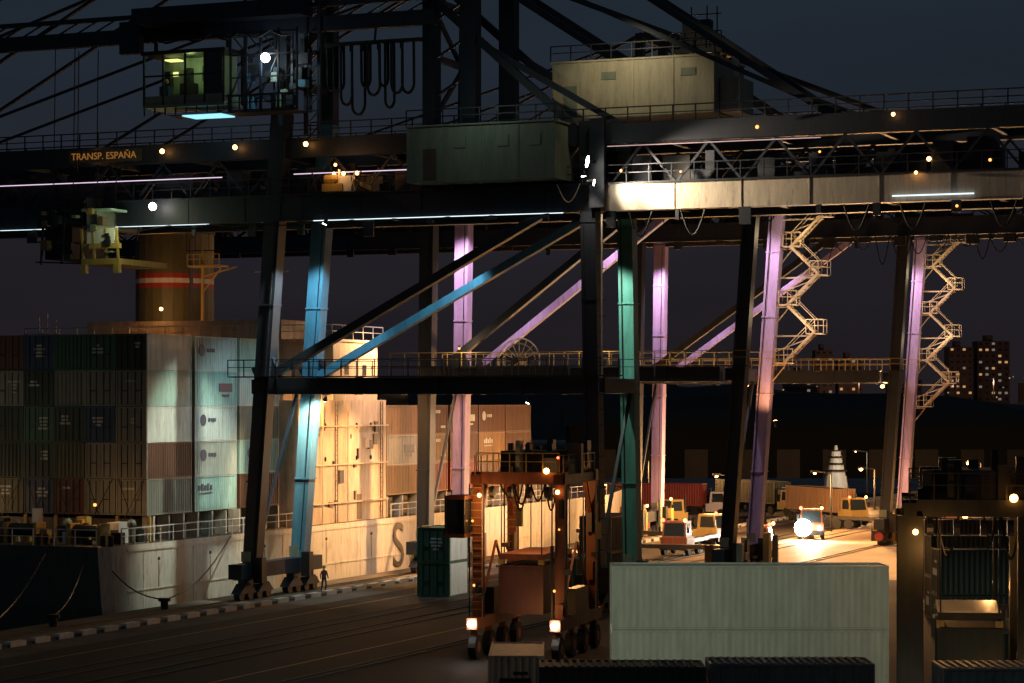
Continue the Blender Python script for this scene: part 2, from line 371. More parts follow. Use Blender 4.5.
def bay(s0,rows,cols,pal,palside,L=6.06,top=None,smooth=False):
    mb=MB(); H=2.47
    for c in range(cols):
        t=-6-2.44-c*2.46
        nr=rows if top is None else top(c)
        for r in range(nr):
            m=palside[r] if c==0 else random.choice(pal)
            lt=m in('c_white','c_ltgrey','c_cream','c_teal')
            lg=None
            if c==0 and lt and not smooth: lg=random.choice(['c_blue','black','c_dgreen'])
            elif c==0 and random.random()<.4 and not smooth: lg='c_white'
            container(mb,s0+random.uniform(-.04,.04),t,5.76+r*H,L,2.43,H-.02,m,side=(c==0),door=(random.random()<.8),logo=lg,smooth=smooth and lt,shade_endm=random.choice(['c_olive','c_dgreen','c_grey']) if (c==0 and smooth) else None)  # corner column ends get dark colours that stand in for shade
    mb.obj('container_stack',ship)
dark=['c_dgreen','c_brown','c_dgreen','c_blue','c_olive','c_olive','c_dgreen','c_grey','c_brown','c_olive','c_green','c_red','c_grey']
bay(-3.9,5,12,dark,['c_grey','c_brown','c_white','c_teal','c_white'],smooth=True)
bay(2.6,5,12,dark,['c_teal','c_ltgrey','c_white','c_teal','c_white'])
bay(9.1,5,12,dark,['c_brown','c_teal','c_grey','c_white','c_teal'])
bay(34,3,12,dark,['c_tan','c_cream','c_tan'])
bay(40.3,3,12,dark,['c_red','c_tan','c_brown'])
bay(47,4,12,dark,['c_red','c_brown','c_brown','c_tan'],top=lambda c:3)
bay(53.3,4,12,dark,['c_brown','c_tan','c_brown','c_brown'],top=lambda c:3 if c<4 else 4)
bay(59.6,3,12,dark,['c_tan','c_brown','c_brown'])
cu=bpy.data.curves.new('hull_letter','FONT'); cu.body='S'; cu.size=5.2; cu.extrude=.01
o=bpy.data.objects.new('hull_letter',cu); scene.collection.objects.link(o); cu.materials.append(M['steel'])
Mx=Matrix(((ax,0,ay,0),(ay,0,-ax,0),(0,1,0,0),(0,0,0,1))); Mx.translation=W(32.8,TS+.07,-.05); o.matrix_world=Mx; o.parent=ship

mb=MB()
for (a,b) in (((-9.5,-7,4),(-22,-1.6,.6)),((-9.5,-10,4),(-30,-1.6,.2)),((-9.8,-6.5,4),(-9,-1.6,.6)),((6,-5,3.9),(-9,-1.6,.6))):
    a=Vector(a);b=Vector(b);pts=[a.lerp(b,i/8)-Vector((0,0,.9*math.sin(math.pi*i/8))) for i in range(9)]
    mb.tube(pts,.05,'steel')
mb.obj('mooring_lines')

# ---------------------------------------------------------------- cranes
def crane(s0,gap,G,zp,lean_w,lean_l,ztop,g0,g1,u0,u1,near,farw,farl,diag,idx,gir=None):
    root=empty('container_crane'); s1=s0+gap; gir=gir or near
    mb=MB()
    for s,mw,ml in((s0,near,near),(s1,farw,farl)):
        mb.beam((s,0,2.4),(s,lean_w,ztop),1.05,1.0,mw,1.2,1.1)
        mb.beam((s,G,2.4),(s,G+lean_l,ztop-1.5 if idx==0 else ztop),1.0,1.0,ml,1.05,1.0)
        for z in (8,14,20,25):
            f=(z-2.4)/(ztop-2.4)
            mb.beam((s,lean_w*f,z),(s,lean_w*f,z+.10),1.2,1.2,mw); mb.beam((s,G+lean_l*f,z),(s,G+lean_l*f,z+.10),1.12,1.12,ml)
        mb.beam((s-.57,.3,3),(s-.57,lean_w*(g0/ztop)+.3,g0),.05,.05,'steel'); mb.beam((s-.54,G-.3,3),(s-.54,G+lean_l*(g0/ztop)-.3,g0),.05,.05,'steel')
    mb.obj('legs',root)
    mb=MB()
    for s,m in((s0,near),(s1,farw if idx==0 else 'crane_shaded')):
        mb.box(s-.45,s+.45,.52,G-.52,zp,zp+1.1,near)
        mb.beam((s,diag[0],diag[1]),(s,diag[2],diag[3]),.55,.6,near if s==s0 else farw)
        for t in (2,8,14,20): mb.box(s-.5,s+.5,t,t+.12,zp-.05,zp+1.15,near)
        mb.beam((s,diag[0]-.3,zp+1.15),(s,diag[0]+1.3,zp+1.9),1.3,.5,near)
    for t in (0,G):
        mb.box(s0+.55,s1-.55,t-.4,t+.4,zp+.05,zp+1.0,near); mb.box(s0-2.5,s1+2.5,t-.5,t+.5,1.5,2.5,near)
        mb.beam((s0+.5,t,3),(s1-.5,t,zp),.2,.2,'crane_shaded')
    mb.obj('portal_frame',root)
    mb=MB()
    mb.box(s0-1.35,s0-.5,-1.2 if idx==0 else -2.4,G+2,zp+1.12,zp+1.2,'steel')
    rm='crane_shaded' if idx==0 else 'yellow'
    mb.rail((s0-1.3,-1.2 if idx==0 else -2.4,zp+1.2),(s0-1.3,G+2,zp+1.2),rm,1.1,1.2,.03)
    mb.rail((s1-1.3,-1,zp+1.2),(s1-1.3,G+2,zp+1.2),rm,1.1,1.2,.03)
    mb.obj('portal_walkway',root)
    mb=MB()
    for t in (0,G):
        for s in (s0,s1):
            for k in (-1.9,-.65,.65,1.9):
                mb.cyl((s+k,t-.22,.42),(s+k,t+.22,.42),.38,'steel',14)
            for k in (-1.28,1.28): mb.add([(s+k-1.1,t-.38,.5),(s+k+1.1,t-.38,.5),(s+k+.35,t-.38,1.15),(s+k-.35,t-.38,1.15),(s+k-1.1,t+.38,.5),(s+k+1.1,t+.38,.5),(s+k+.35,t+.38,1.15),(s+k-.35,t+.38,1.15)],[(0,1,2,3),(7,6,5,4),(0,4,5,1),(1,5,6,2),(2,6,7,3),(3,7,4,0)],near)
            mb.beam((s-1.5,t,1.28),(s+1.5,t,1.28),.6,.42,near)
            mb.box(s-.9,s-.3,t+.55,t+1.2,1.2,2.9,'steel'); mb.box(s-1.0,s-.92,t-.35,t+.35,2.6,3.3,'greygreen')
            mb.box(s-.9,s-.6,t-1.0,t-.6,1.3,2.2,'yellow')
            if idx>0:
                for i in range(9):
                    q=random.uniform(-2,2); u=random.uniform(-1.4,1.2); mb.box(s+q,s+q+random.uniform(.2,.8),t+u,t+u+random.uniform(.2,.7),.3,random.uniform(1,4),random.choice(['yellow','steel','greygreen','deck','orange']))
    mb.cyl((s0-3.0,G+.1,.9),(s0-2.5,G+.1,.9),.4,'red',10)
    mb.obj('wheel_bogies',root)
    mb=MB()
    tl,tr=-62,56 if idx==0 else 44
    for s in (s0,s1):
        mb.box(s-.5,s+.5,tl,G+.7,g0,g1,near); mb.box(s-.5,s+.5,G+.7,tr,g0,g1,gir if s==s0 else near)
        mb.box(s-.62,s+.62,tl,tr,g1,g1+.1,near)
        mb.box(s-.35,s+.35,tl,tr,u0,u1,near)
        t=tl
        while t<tr-1:
            mb.box(s-.53,s-.5,t,t+.07,g0,g1,gir if (t>G and s==s0) else near)
            if g1+.4<u0:
                mb.beam((s,t,g1),(s,t+2.2,u0),.16,.16,near); mb.beam((s,t+2.2,u0),(s,t+4.4,g1),.16,.16,near)
            t+=4.4
    t=tl
    while t<tr:
        mb.box(s0+.5,s1-.5,t,t+.4,g0+.3,g0+.9,near); mb.box(s0+.35,s1-.35,t,t+.3,u0+.2,u0+.7,near); t+=7
    mb.obj('boom_girders',root)
    mb=MB()
    mb.box(s0+.62,s0+1.5,tl,tr,g1-.02,g1+.05,'steel'); mb.rail((s0-.55,tl,g1+.1),(s0-.55,tr,g1+.1),'crane_shaded',1.1,1.5,.035)
    mb.rail((s0-.3,tl,u1),(s0-.3,tr,u1),near,1.0,1.5,.04)
    mb.rail((s1-.3,tl,u1),(s1-.3,tr,u1),near,1.0,1.5,.04)
    for i in range(26):
        t=-58+i*4.4+random.random(); h=.3+random.random()*.9
        mb.box(s0-.5,s0-.3,t,t+.2+random.random()*.7,g0-h,g0-.02,near)
    for i in range(110):
        t=tl+4+random.random()*(tr-tl-8); h=.4+random.random()*2.0
        if idx==0 and G+1<t<G+2: continue
        mb.box(s0+.7+random.random(),s0+2+random.random(),t,t+.4+random.random()*2.0,g1+.06,g1+h,random.choice(['crane_shaded','steel','crane_shaded']))
    mb.tube([(s0-.9,tl+i*1.0,g0-.1-.25*math.sin(i*.9)**2) for i in range(86 if idx==0 else 105)],.05,'black',4)
    mb.obj('girder_walkway',root)
    mb=MB(); apex=(lean_w+.2,49.5)
    for s in (s0,s1):
        mb.beam((s,lean_w,ztop-.5),(s,apex[0],apex[1]),1.05,1.0,'crane_shaded',.8,.8)
        mb.beam((s,G+lean_l-1,u1),(s,apex[0]+.4,apex[1]),.5,.5,near)
        mb.beam((s,apex[0],apex[1]),(s,41,u1),.30,.30,near)
        mb.beam((s,apex[0],apex[1]),(s,-33,u1),.20,.22,near); mb.beam((s,apex[0],apex[1]-.4),(s,-57,u1),.20,.22,near)
    for z in (35,40.5,45,49): mb.box(s0+.4,s1-.4,lean_w-.25,lean_w+.25,z,z+.5,near)
    mb.beam((s0+.4,lean_w,35.5),(s1-.4,lean_w,40.5),.3,.3,near); mb.beam((s1-.4,lean_w,40.5),(s0+.4,lean_w,45),.3,.3,near)
    mb.obj('a_frame',root)
    return root
c1=crane(0,7,25,14.0,2.3,-.5,33,25.7,27.4,30.0,31.3,'crane_shaded','crane_lit_blue','crane_lit_green',(.6,14.8,21.4,25.7),0,gir='girder_lit')
c2=crane(28.4,6.9,25,15.0,.4,2.0,30,29.0,30.6,32,33,'crane_shaded','crane_lit_lav','crane_lit_lav',(2.2,16.6,18.9,29),1)
c3=crane(78,6.9,25,15.2,.4,1.9,30,29.0,30.6,32,33,'crane_shaded','crane_lit_lav','crane_lit_lav',(2.2,16.8,19.8,29),2)

def stairs(root,s,t0,z0,z1,lean,mat='stair'):
    mb=MB(); z=z0; k=0; dz=2.25; w=2.3
    while z<z1:
        o=t0+lean*(z/30); a,b=(o,o+w) if k%2==0 else (o+w,o)
        mb.box(s-.5,s+.5,a-.7,a+.7,z-.1,z-.001,mat)
        mb.rail((s-.5,a-.7,z),(s-.5,a+.7,z),mat,1.05,.5,.03); mb.rail((s+.5,a-.7,z),(s+.5,a+.7,z),mat,1.05,.5,.03)
        mb.beam((s-.5,a-.7,z),(s+.5,a-.7,z),.06,.06,mat)
        if z+dz<z1:
            for e in (-.45,.45):
                mb.beam((s+e,a,z),(s+e,b,z+dz),.2,.06,mat); mb.beam((s+e,a,z+1.05),(s+e,b,z+dz+1.05),.05,.05,mat)
            for q in range(9): 
                f=(q+.5)/9; mb.box(s-.42,s+.42,a+(b-a)*f-.12,a+(b-a)*f+.12,z+dz*f,z+dz*f+.03,mat)
        mb.beam((s,t0-1+lean*(z/30),z-.2),(s,a,z-.2),.12,.12,mat); mb.beam((s,t0-1+lean*(z/30),z-1.4),(s,a,z-.2),.08,.08,mat)
        z+=dz;k+=1
    mb.obj('access_stairs',root)
stairs(c2,35.3,26.4,16.5,29.5,2.0); stairs(c3,84.9,26.4,13,29.5,1.9)

# crane 1 equipment
mb=MB()
mb.box(-2.6,1.9,12.8,23.2,27.75,31.35,'greygreen')
for t in (12.8,15.4,18,20.6,23.1): mb.box(-2.64,-2.6,t,t+.1,27.75,31.35,'greygreen')
mb.box(-2.75,2.0,12.7,23.3,31.35,31.45,'greygreen'); mb.box(-2.65,-2.6,14,14.9,27.9,29.9,'deck')
for t in (16.2,19.2,21.4): mb.box(-2.66,-2.6,t,t+.8,29.9,30.6,'greygreen')
mb.rail((-2.7,12.8,31.45),(-2.7,23.2,31.45),'crane_shaded',1,1.3)
mb.obj('electrical_house',c1)
mb=MB()
mb.box(1,7.5,21.6,32.6,31.9,35.5,'beige'); mb.box(.9,7.6,21.5,32.7,35.5,35.62,'beige')
for t in (21.6,24.3,27.1,29.8,32.5): mb.box(.95,1,t,t+.12,31.9,35.5,'beige')
mb.box(.96,1,22.4,23.3,32,34,'greygreen'); mb.box(.95,1,25,26.0,34.3,34.8,'greygreen'); mb.box(.95,1,30.4,31.4,34.3,34.8,'greygreen')
mb.box(2,5,32.7,34.0,32,34.2,'beige'); mb.cyl((3,33.4,34.2),(3,33.4,36),.25,'white',8)
mb.rail((.9,21.5,35.62),(.9,32.7,35.62),'crane_shaded',1,1.3)
mb.obj('machinery_house',c1)
mb=MB()
for t in (27.8,31): 
    for s in (7.9,9.4): mb.beam((s,t,31.3),(s,29.4+(t-29.3)*.6,38.0),.4,.4,'crane_shaded')
mb.box(7,10,27.7,31.2,36.6,36.9,'crane_shaded'); mb.rail((7,27.7,36.9),(7,31.2,36.9),'crane_shaded',1.1,.7)
mb.box(7.6,8.4,28.3,30.2,36.9,38.9,'crane_shaded'); mb.box(8.4,9.8,28.8,30.6,36.9,38.0,'crane_shaded')
for t in (28.2,28.8,29.9,30.6): mb.beam((8,t,38),(8,t,39.6+.3*(t%1)),.07,.07,'crane_shaded')
mb.beam((8,27.8,39.3),(8,30.9,39.3),.06,.06,'crane_shaded')
for s in (0,6.6):
    mb.beam((s,26,41),(s,40.5,31.2),.4,.4,'crane_shaded'); mb.beam((s,16.2,37.4),(s,26.8,31.2),.4,.4,'crane_shaded'); 
    mb.beam((s,16.2,31.4),(s,16.2,43),1.1,1.0,'crane_shaded')
    mb.beam((s,13.4,31.4),(s,13.4,43),.9,1.0,'crane_shaded')
for z in (33.5,36,38.5): mb.beam((0,13.4,z),(0,16.2,z+1.6),.16,.16,'crane_shaded')
mb.obj('rear_pylon',c1)
mb=MB()
mb.box(-1,-.4,-24,14,38.3,39.3,'crane_shaded'); mb.box(-.8,-.5,-24,14,40,40.3,'crane_shaded')
t=-24
while t<14: mb.beam((-.7,t,39.3),(-.7,t+1.5,40),.1,.1,'crane_shaded'); t+=1.5
mb.box(-1.2,-.9,6,13.4,37.2,37.45,'steel')
t=6.2
for i in range(10):
    dpt=2.0+random.random()*2.0; r=random.uniform(.3,.5); o_=-1.0-.16*(i%3); pts=[(o_,t,37.2)]
    for q in range(9):
        an=math.pi+math.pi*q/8; pts.append((o_,t+r+.04*random.random()+r*math.cos(an),37.2-dpt+r*1.5*math.sin(an)))
    pts.append((o_,t+2*r,37.2))
    mb.tube(pts,.10,'black',6); mb.box(-1.2,-.95,t-.08,t+.08,36.8,37.2,'steel'); t+=r*1.6
for t in (6,9.7,13.3): mb.beam((-1.0,t,37.4),(-.8,t,38.3),.12,.12,'steel')
mb.obj('cable_festoon',c1)
mb=MB()
mb.box(-3.4,-.8,-6.6,-.3,33.4,33.6,'greygreen'); mb.box(-3.5,-.7,-6.7,-.2,37.0,37.25,'steel')
for s in (-3.4,-.85):
    for t in (-6.6,-5.1,-3.4,-1.9,-.45): mb.box(s,s+.12,t,t+.13,33.6,37.0,'steel')
mb.box(-3.38,-.9,-6.58,-.4,33.6,34.2,'greygreen')
mb.box(-1.2,-1.1,-6.4,-.6,34.2,37.0,'greygreen'); mb.box(-3.39,-3.36,-6.5,-.4,35.5,35.62,'steel')
mb.box(-3.37,-3.34,-1.8,-.5,34.2,37,'glass')
mb.box(-2.4,-1.7,-5.9,-5.2,34,35.0,'c_blue'); mb.sphere((-2.1,-5.5,35.35),.16,'skin'); mb.box(-1.9,-1.3,-4.6,-3.5,34.2,35.2,'steel'); mb.box(-1.25,-1.21,-3.2,-2.2,35.4,36.4,'steel')
mb.box(-2.2,-1.4,-5.6,-4.6,36.75,36.85,'e_cab'); mb.box(-1.24,-1.2,-5.5,-5.1,35.8,36.1,'e_cab')
for t in (-6.0,-4.4,-2.6): mb.box(-1.6,-1.2,t,t+.5,34.2,34.2+random.uniform(.8,2.2),'steel')
mb.box(-3.0,-1.0,-4.9,4.8,32.85,32.92,'steel'); mb.box(-3.3,-1.4,-3.6,-.6,32.76,32.84,'e_floor_glow')  # glowing teal sheet stands in for the lit cabin floor
for t in (-.1,1.1,2.2,3.5,4.9):
    mb.beam((-2.9,t,32.9),(-2.9,t,38.4),.13,.13,'crane_shaded'); mb.beam((-.9,t,32.9),(-.9,t,42),.16,.16,'crane_shaded')
for z in (33.0,34.0,35.2,36.7,38.2): mb.beam((-2.9,-.1,z),(-2.9,5,z),.1,.1,'crane_shaded')
for i,t in enumerate((-.1,1.1,2.2,3.5)):
    mb.beam((-2.9,t,34),(-2.9,t+1.3,36.7),.08,.08,'crane_shaded'); mb.beam((-2.9,t,38.2),(-2.9,t+1.3,36.7),.08,.08,'crane_shaded')
for i in range(20):
    t=-.1+random.random()*4.6; z=33+random.random()*4; mb.box(-1.6,-1.0,t,t+.2+random.random()*.5,z,z+.3+random.random()*.9,random.choice(['crane_shaded','steel','crane_lit_blue','greygreen']))
for t in (4.6,5.6): mb.beam((-1,t,31.4),(-1,t,42),.24,.24,'crane_shaded')
for z in range(31,42): mb.beam((-1,4.6,z),(-1,5.6,z+1),.08,.08,'crane_shaded'); mb.beam((-1,4.6,z),(-1,5.6,z),.08,.08,'crane_shaded')
for t in (-6.4,-.8): mb.beam((-2,t,37.2),(-2,t,38.4),.2,.2,'steel')
mb.rail((-3.2,-6.6,32.9),(-3.2,4.8,32.9),'crane_shaded',1.1,.8,.04)
mb.box(-2.2,-1.6,-9.2,-7.6,37.4,39.6,'crane_shaded'); mb.box(-2.6,-1,-8,5,39.3,40.4,'crane_shaded')
mb.tube([(-3,-6+i*.5,38.3-.5*abs(math.sin(i*.7))) for i in range(22)],.06,'black',4)
mb.obj('operator_cabin',c1)
mb=MB()
for t in (-15,-13.4,-11.5,-10): 
    for s in (-1.5,1.5): mb.beam((s,t,24.8),(s,t+.2,38.4 if t<-13 else 31),.05,.05,'steel')
mb.box(-2.6,2.6,-15.6,-11.6,25.6,27.6,'steel'); mb.box(-2.2,2,-15.2,-13,23.4,25.6,'steel'); mb.cyl((-2.8,-14.4,26.2),(-2.6,-14.4,26.2),.7,'crane_shaded',14)
for t in (-15.2,-13.5,-12): mb.beam((-2.7,t,23),(-2.7,t+.3,27.4),.14,.14,'crane_shaded')
for z in (23.2,24.6,26,27.3): mb.beam((-2.75,-15.6,z),(-2.75,-11.4,z-.2),.1,.1,'crane_shaded')
mb.box(-3.2,3.2,-11.6,-8.6,22.9,23.3,'yellow'); mb.box(-3.2,-2.9,-11.6,-8.6,24.0,24.35,'yellow')
for t in (-11.5,-10.6,-9.6,-8.7): mb.beam((-3.1,t,23),(-3.1,t-.15,25.4),.14,.14,'yellow')
mb.box(-3.15,-2.8,-11.2,-9.0,24.35,25.4,'white'); mb.box(-3.0,2.6,-11.3,-10.5,25.4,26.6,'greygreen'); mb.box(-3.1,-1,-11.6,-9.3,26.6,26.75,'c_teal')
for t in (-11.4,-8.8): mb.box(-3.3,-2.9,t-.2,t+.2,22.3,22.9,'yellow')
for i in range(18):
    t=random.uniform(-15.4,-9); z=random.uniform(23.3,26.6); mb.box(-3.3,-2.7,t,t+random.uniform(.1,.6),z,z+random.uniform(.1,.7),random.choice(['steel','deck','crane_shaded','yellow','greygreen']))
mb.obj('spreader',c1)
mb=MB()
mb.box(-.68,-.64,-22,-2,28.78,28.84,'e_tube'); mb.box(-.68,-.64,3.5,12.6,28.8,28.86,'e_tube')
mb.box(-.72,-.68,5,23.0,25.62,25.67,'e_tube_c'); mb.box(-.72,-.68,-21,-3,25.62,25.66,'e_tube_c'); mb.box(-.72,-.66,44.5,49.5,26.0,26.08,'e_tube_c')
mb.box(-.66,-.62,26,40,29.78,29.83,'e_tube_dim')
for t,z in ((-12.3,30.7),(-6.6,30.75),(-.9,30.8),(4.5,30.8)): mb.sphere((-.85,t,z),.17,'e_amber')
for t,z,r,m in ((27,28.2,.1,'e_dim'),(31,28.0,.08,'e_dim'),(36,30.6,.12,'e_dim'),(40,28.9,.08,'e_dim'),(44.6,31.0,.12,'e_amber'),(46,27.4,.1,'e_amber'),(48.5,25.3,.09,'e_dim'),(50.5,28.0,.1,'e_dim'),(46.8,28.2,.14,'e_amber')): mb.sphere((-.85,t,z),r,m)
mb.sphere((-3.2,2.7,36.4),.32,'e_white'); mb.sphere((-1.6,-6.9,26.9),.27,'e_white')
for t in (6.7,7.4,8.4): mb.sphere((-1.0,t,28.7),.13,'e_amber')
mb.obj('walkway_lights',c1)
mb=MB()
mb.box(-1.6,-.8,6.1,7.6,27.5,28.0,'yellow'); mb.cyl((-1.2,6.2,28.3),(-1.2,7.2,28.3),.35,'yellow',12); mb.box(-1.5,-.9,7.4,8.2,27.5,28.5,'white'); mb.beam((-1.2,8.2,28.2),(-1.2,9.6,27.6),.25,.25,'yellow')
for i in range(14): 
    t=5.6+random.random()*3.6; mb.beam((-1.5,t,27.5),(-1.4,t+random.uniform(-.4,.4),28+random.random()),.07,.07,random.choice(['yellow','steel','white']))
mb.obj('winch',c1)
mb=MB(); mb.box(-1.66,-1.6,-13.6,-7.8,30.1,30.95,'deck'); mb.beam((-1.6,-13,29.5),(-1.6,-13,30.1),.1,.1,'steel'); mb.beam((-1.6,-9,29.5),(-1.6,-9,30.1),.1,.1,'steel')
mb.obj('sign_board',c1)
cu=bpy.data.curves.new('sign_text','FONT'); cu.body='TRANSP. ESPAÑA'; cu.size=.68; cu.extrude=.01
M['e_sign']=emit('sign_letters',(1,.40,.08),.25); cu.materials.append(M['e_sign'])
o=bpy.data.objects.new('sign_text',cu); scene.collection.objects.link(o)
Mx=Matrix(((ay,0,-ax,0),(-ax,0,-ay,0),(0,1,0,0),(0,0,0,1))); Mx.translation=W(-1.69,-13.4,30.3); o.matrix_world=Mx; o.parent=c1
mb=MB(); c=(30.2,7.3,16.7)
for r in (1.75,1.35):
    pts=[(c[0],c[1]+r*math.cos(i*math.pi/16),c[2]+r*math.sin(i*math.pi/16)) for i in range(33)]; mb.tube(pts,.06,'beige',5)
for i in range(16): mb.beam(c,(c[0],c[1]+1.75*math.cos(i*math.pi/8),c[2]+1.75*math.sin(i*math.pi/8)),.05,.05,'beige')
mb.cyl((c[0]-.9,c[1],c[2]),(c[0]+1,c[1],c[2]),.3,'steel',12)
mb.obj('cable_reel',c2)
for root,s in ((c2,28),(c3,77.6)):
    mb=MB()
    for i in range(16):
        t=14+i*1.9+random.random(); d=1.2+random.random()*1.6; w_=1.2+random.random()
        mb.tube([(s-1,t+w_*q/8,29-d*math.sin(math.pi*q/8)) for q in range(9)],.05,'black',4)
    for i in range(8):
        t=16+i*3.4; mb.box(s-1.2,s-.6,t,t+1.1,27.9+random.random()*.5,28.9,'steel')
    mb.obj('hanging_cables',root)
mb=MB()
for t in (27.5,31,41.5,45,50.5):
    w_=1.6; mb.tube([(-.8,t+w_*q/8,25.6-1.6*math.sin(math.pi*q/8)) for q in range(9)],.06,'black',4)
mb.tube([(-.8,22.6+1.6*q/8,27.5-1.2*math.sin(math.pi*q/8)) for q in range(9)],.035,'girder_lit',4)
mb.box(-1,-.6,24.9,25.9,25.9,31.6,'crane_shaded'); mb.beam((-.62,25.62,15),(-.62,25.62,27),.10,.10,'girder_lit')  # pale strip in the lit colour imitates the leg's bright edge
for z in range(3,30): mb.beam((-.62,25.35,z),(-.62,25.9,z),.04,.04,'crane_shaded')
mb.obj('leg_ladder',c1)

# ---- lamps
mb=MB(); mb.beam((-.6,25.3,28.7),(-2.3,25.3,28.9),.12,.12,'steel'); mb.beam((-.6,25.3,27.6),(-2.0,25.3,27.2),.1,.1,'steel'); mb.obj('lamp_bracket',c1)
lamp(c1,(-2.4,25.3,28.7),15000,(1,.80,.56),(-.5,37,26.2),70,size=.38)
lamp(c1,(-2.0,25.6,27.4),1600,(1,.82,.62),(-.5,32,26.3),100,size=.2)
lamp(c1,(-2.3,25.0,27.8),900,(1,.82,.6),(-.5,25.2,20),80,size=.15)
lamp(c1,(3,4,25.2),4600,COOL,(7,1,13),85,fix=False)
lamp(c1,(3,22,25.2),8500,MERC,(7,25.5,15),62,fix=False)
lamp(c1,(3,14,25.2),2600,COOL,(7,10,18),90,fix=False)
lamp(c1,(-1.0,6,25.4),19000,(.93,1,.84),(2,-5,6),50,size=.15)
lamp(c1,(5,3,13.6),6500,(1,.80,.52),(16,-5,4),80,size=.15)
lamp(c1,(-2.6,-3.4,36.4),60,(.65,.9,.35),fix=False)
lamp(c1,(-3.0,2.7,35.9),130,COOL,fix=False)
lamp(c1,(-4.2,-7.5,25.5),190,(.9,1,.5),fix=False)
lamp(c1,(-2,7.3,29.2),110,SOD,mat='e_amber',size=.1)
lamp(c1,(-3.5,27,36.8),540,(1,.85,.55),(1,27,33.5),120,fix=False)
lamp(c1,(-6.0,18,33.2),110,MERC,fix=False)
# ship
lamp(ship,(18.5,-4.5,14.5),3400,SOD,(24,-5,6),150,mat='e_amber',size=.15)
lamp(ship,(31,-3.6,19.3),4000,(1,.56,.24),(28,-5.8,10),150,size=.15)
for t in (-8,-19,-30): lamp(ship,(-7.2,t,6.6),110,SOD,mat='e_dim',size=.12)
lamp(ship,(-7,-23,6.4),200,WARM,mat='e_white',size=.2)
lamp(ship,(-14,-20,12),150,(.95,1,.7),(-4,-16,13),140,fix=False)
lamp(ship,(25,-22,21),420,SOD,mat='e_amber',size=.15)
# quay / hull floods from crane 2
lamp(c2,(27.5,8,14.6),24000,(1,.50,.19),(25,-5,4),68,mat='e_amber',size=.2)
lamp(c2,(31.8,9,14.7),4500,SOD,(42,-5,4),80,mat='e_amber',size=.2)
lamp(c2,(31,3,28.5),9000,ROSE,(35.3,.3,16),100,fix=False)
lamp(c2,(31,22,28.5),8000,ROSE,(35.3,26,16),100,fix=False)
lamp(c2,(32.5,27.5,12),1400,SOD,(35.3,26,20),120,mat='e_amber',size=.15)
lamp(c2,(32,12,28.6),3600,ROSE,(35.3,11,22),110,fix=False)
lamp(c2,(33.0,29.5,20),360,(1,.72,.45),fix=False); lamp(c2,(33.0,29.5,26),360,(1,.72,.45),fix=False)
lamp(c2,(26,15,17.6),240,WARM,mat='e_dim',size=.1); lamp(c2,(26,4,17.6),200,WARM,mat='e_dim',size=.1)
lamp(c3,(80.5,3,28.5),9000,ROSE,(84.9,.3,16),100,fix=False)
lamp(c3,(80.5,22,28.5),8000,ROSE,(84.9,26,16),100,fix=False)
lamp(c3,(81,12,28.6),3200,ROSE,(84.9,11,22),110,fix=False)
lamp(c3,(82.5,29.5,19),360,(1,.72,.45),fix=False); lamp(c3,(82.5,29.5,25.5),360,(1,.72,.45),fix=False)
lamp(c3,(81,12,14.9),30000,SOD,(80,14,0),150,mat='e_amber',size=.2); lamp(c3,(81,24,14.9),30000,SOD,(66,30,0),150,mat='e_amber',size=.2)
lamp(c2,(36.5,14,14.7),14000,SOD,(46,18,0),110,mat='e_amber',size=.18); lamp(c2,(36.5,24,14.7),14000,SOD,(46,30,0),110,mat='e_amber',size=.18)

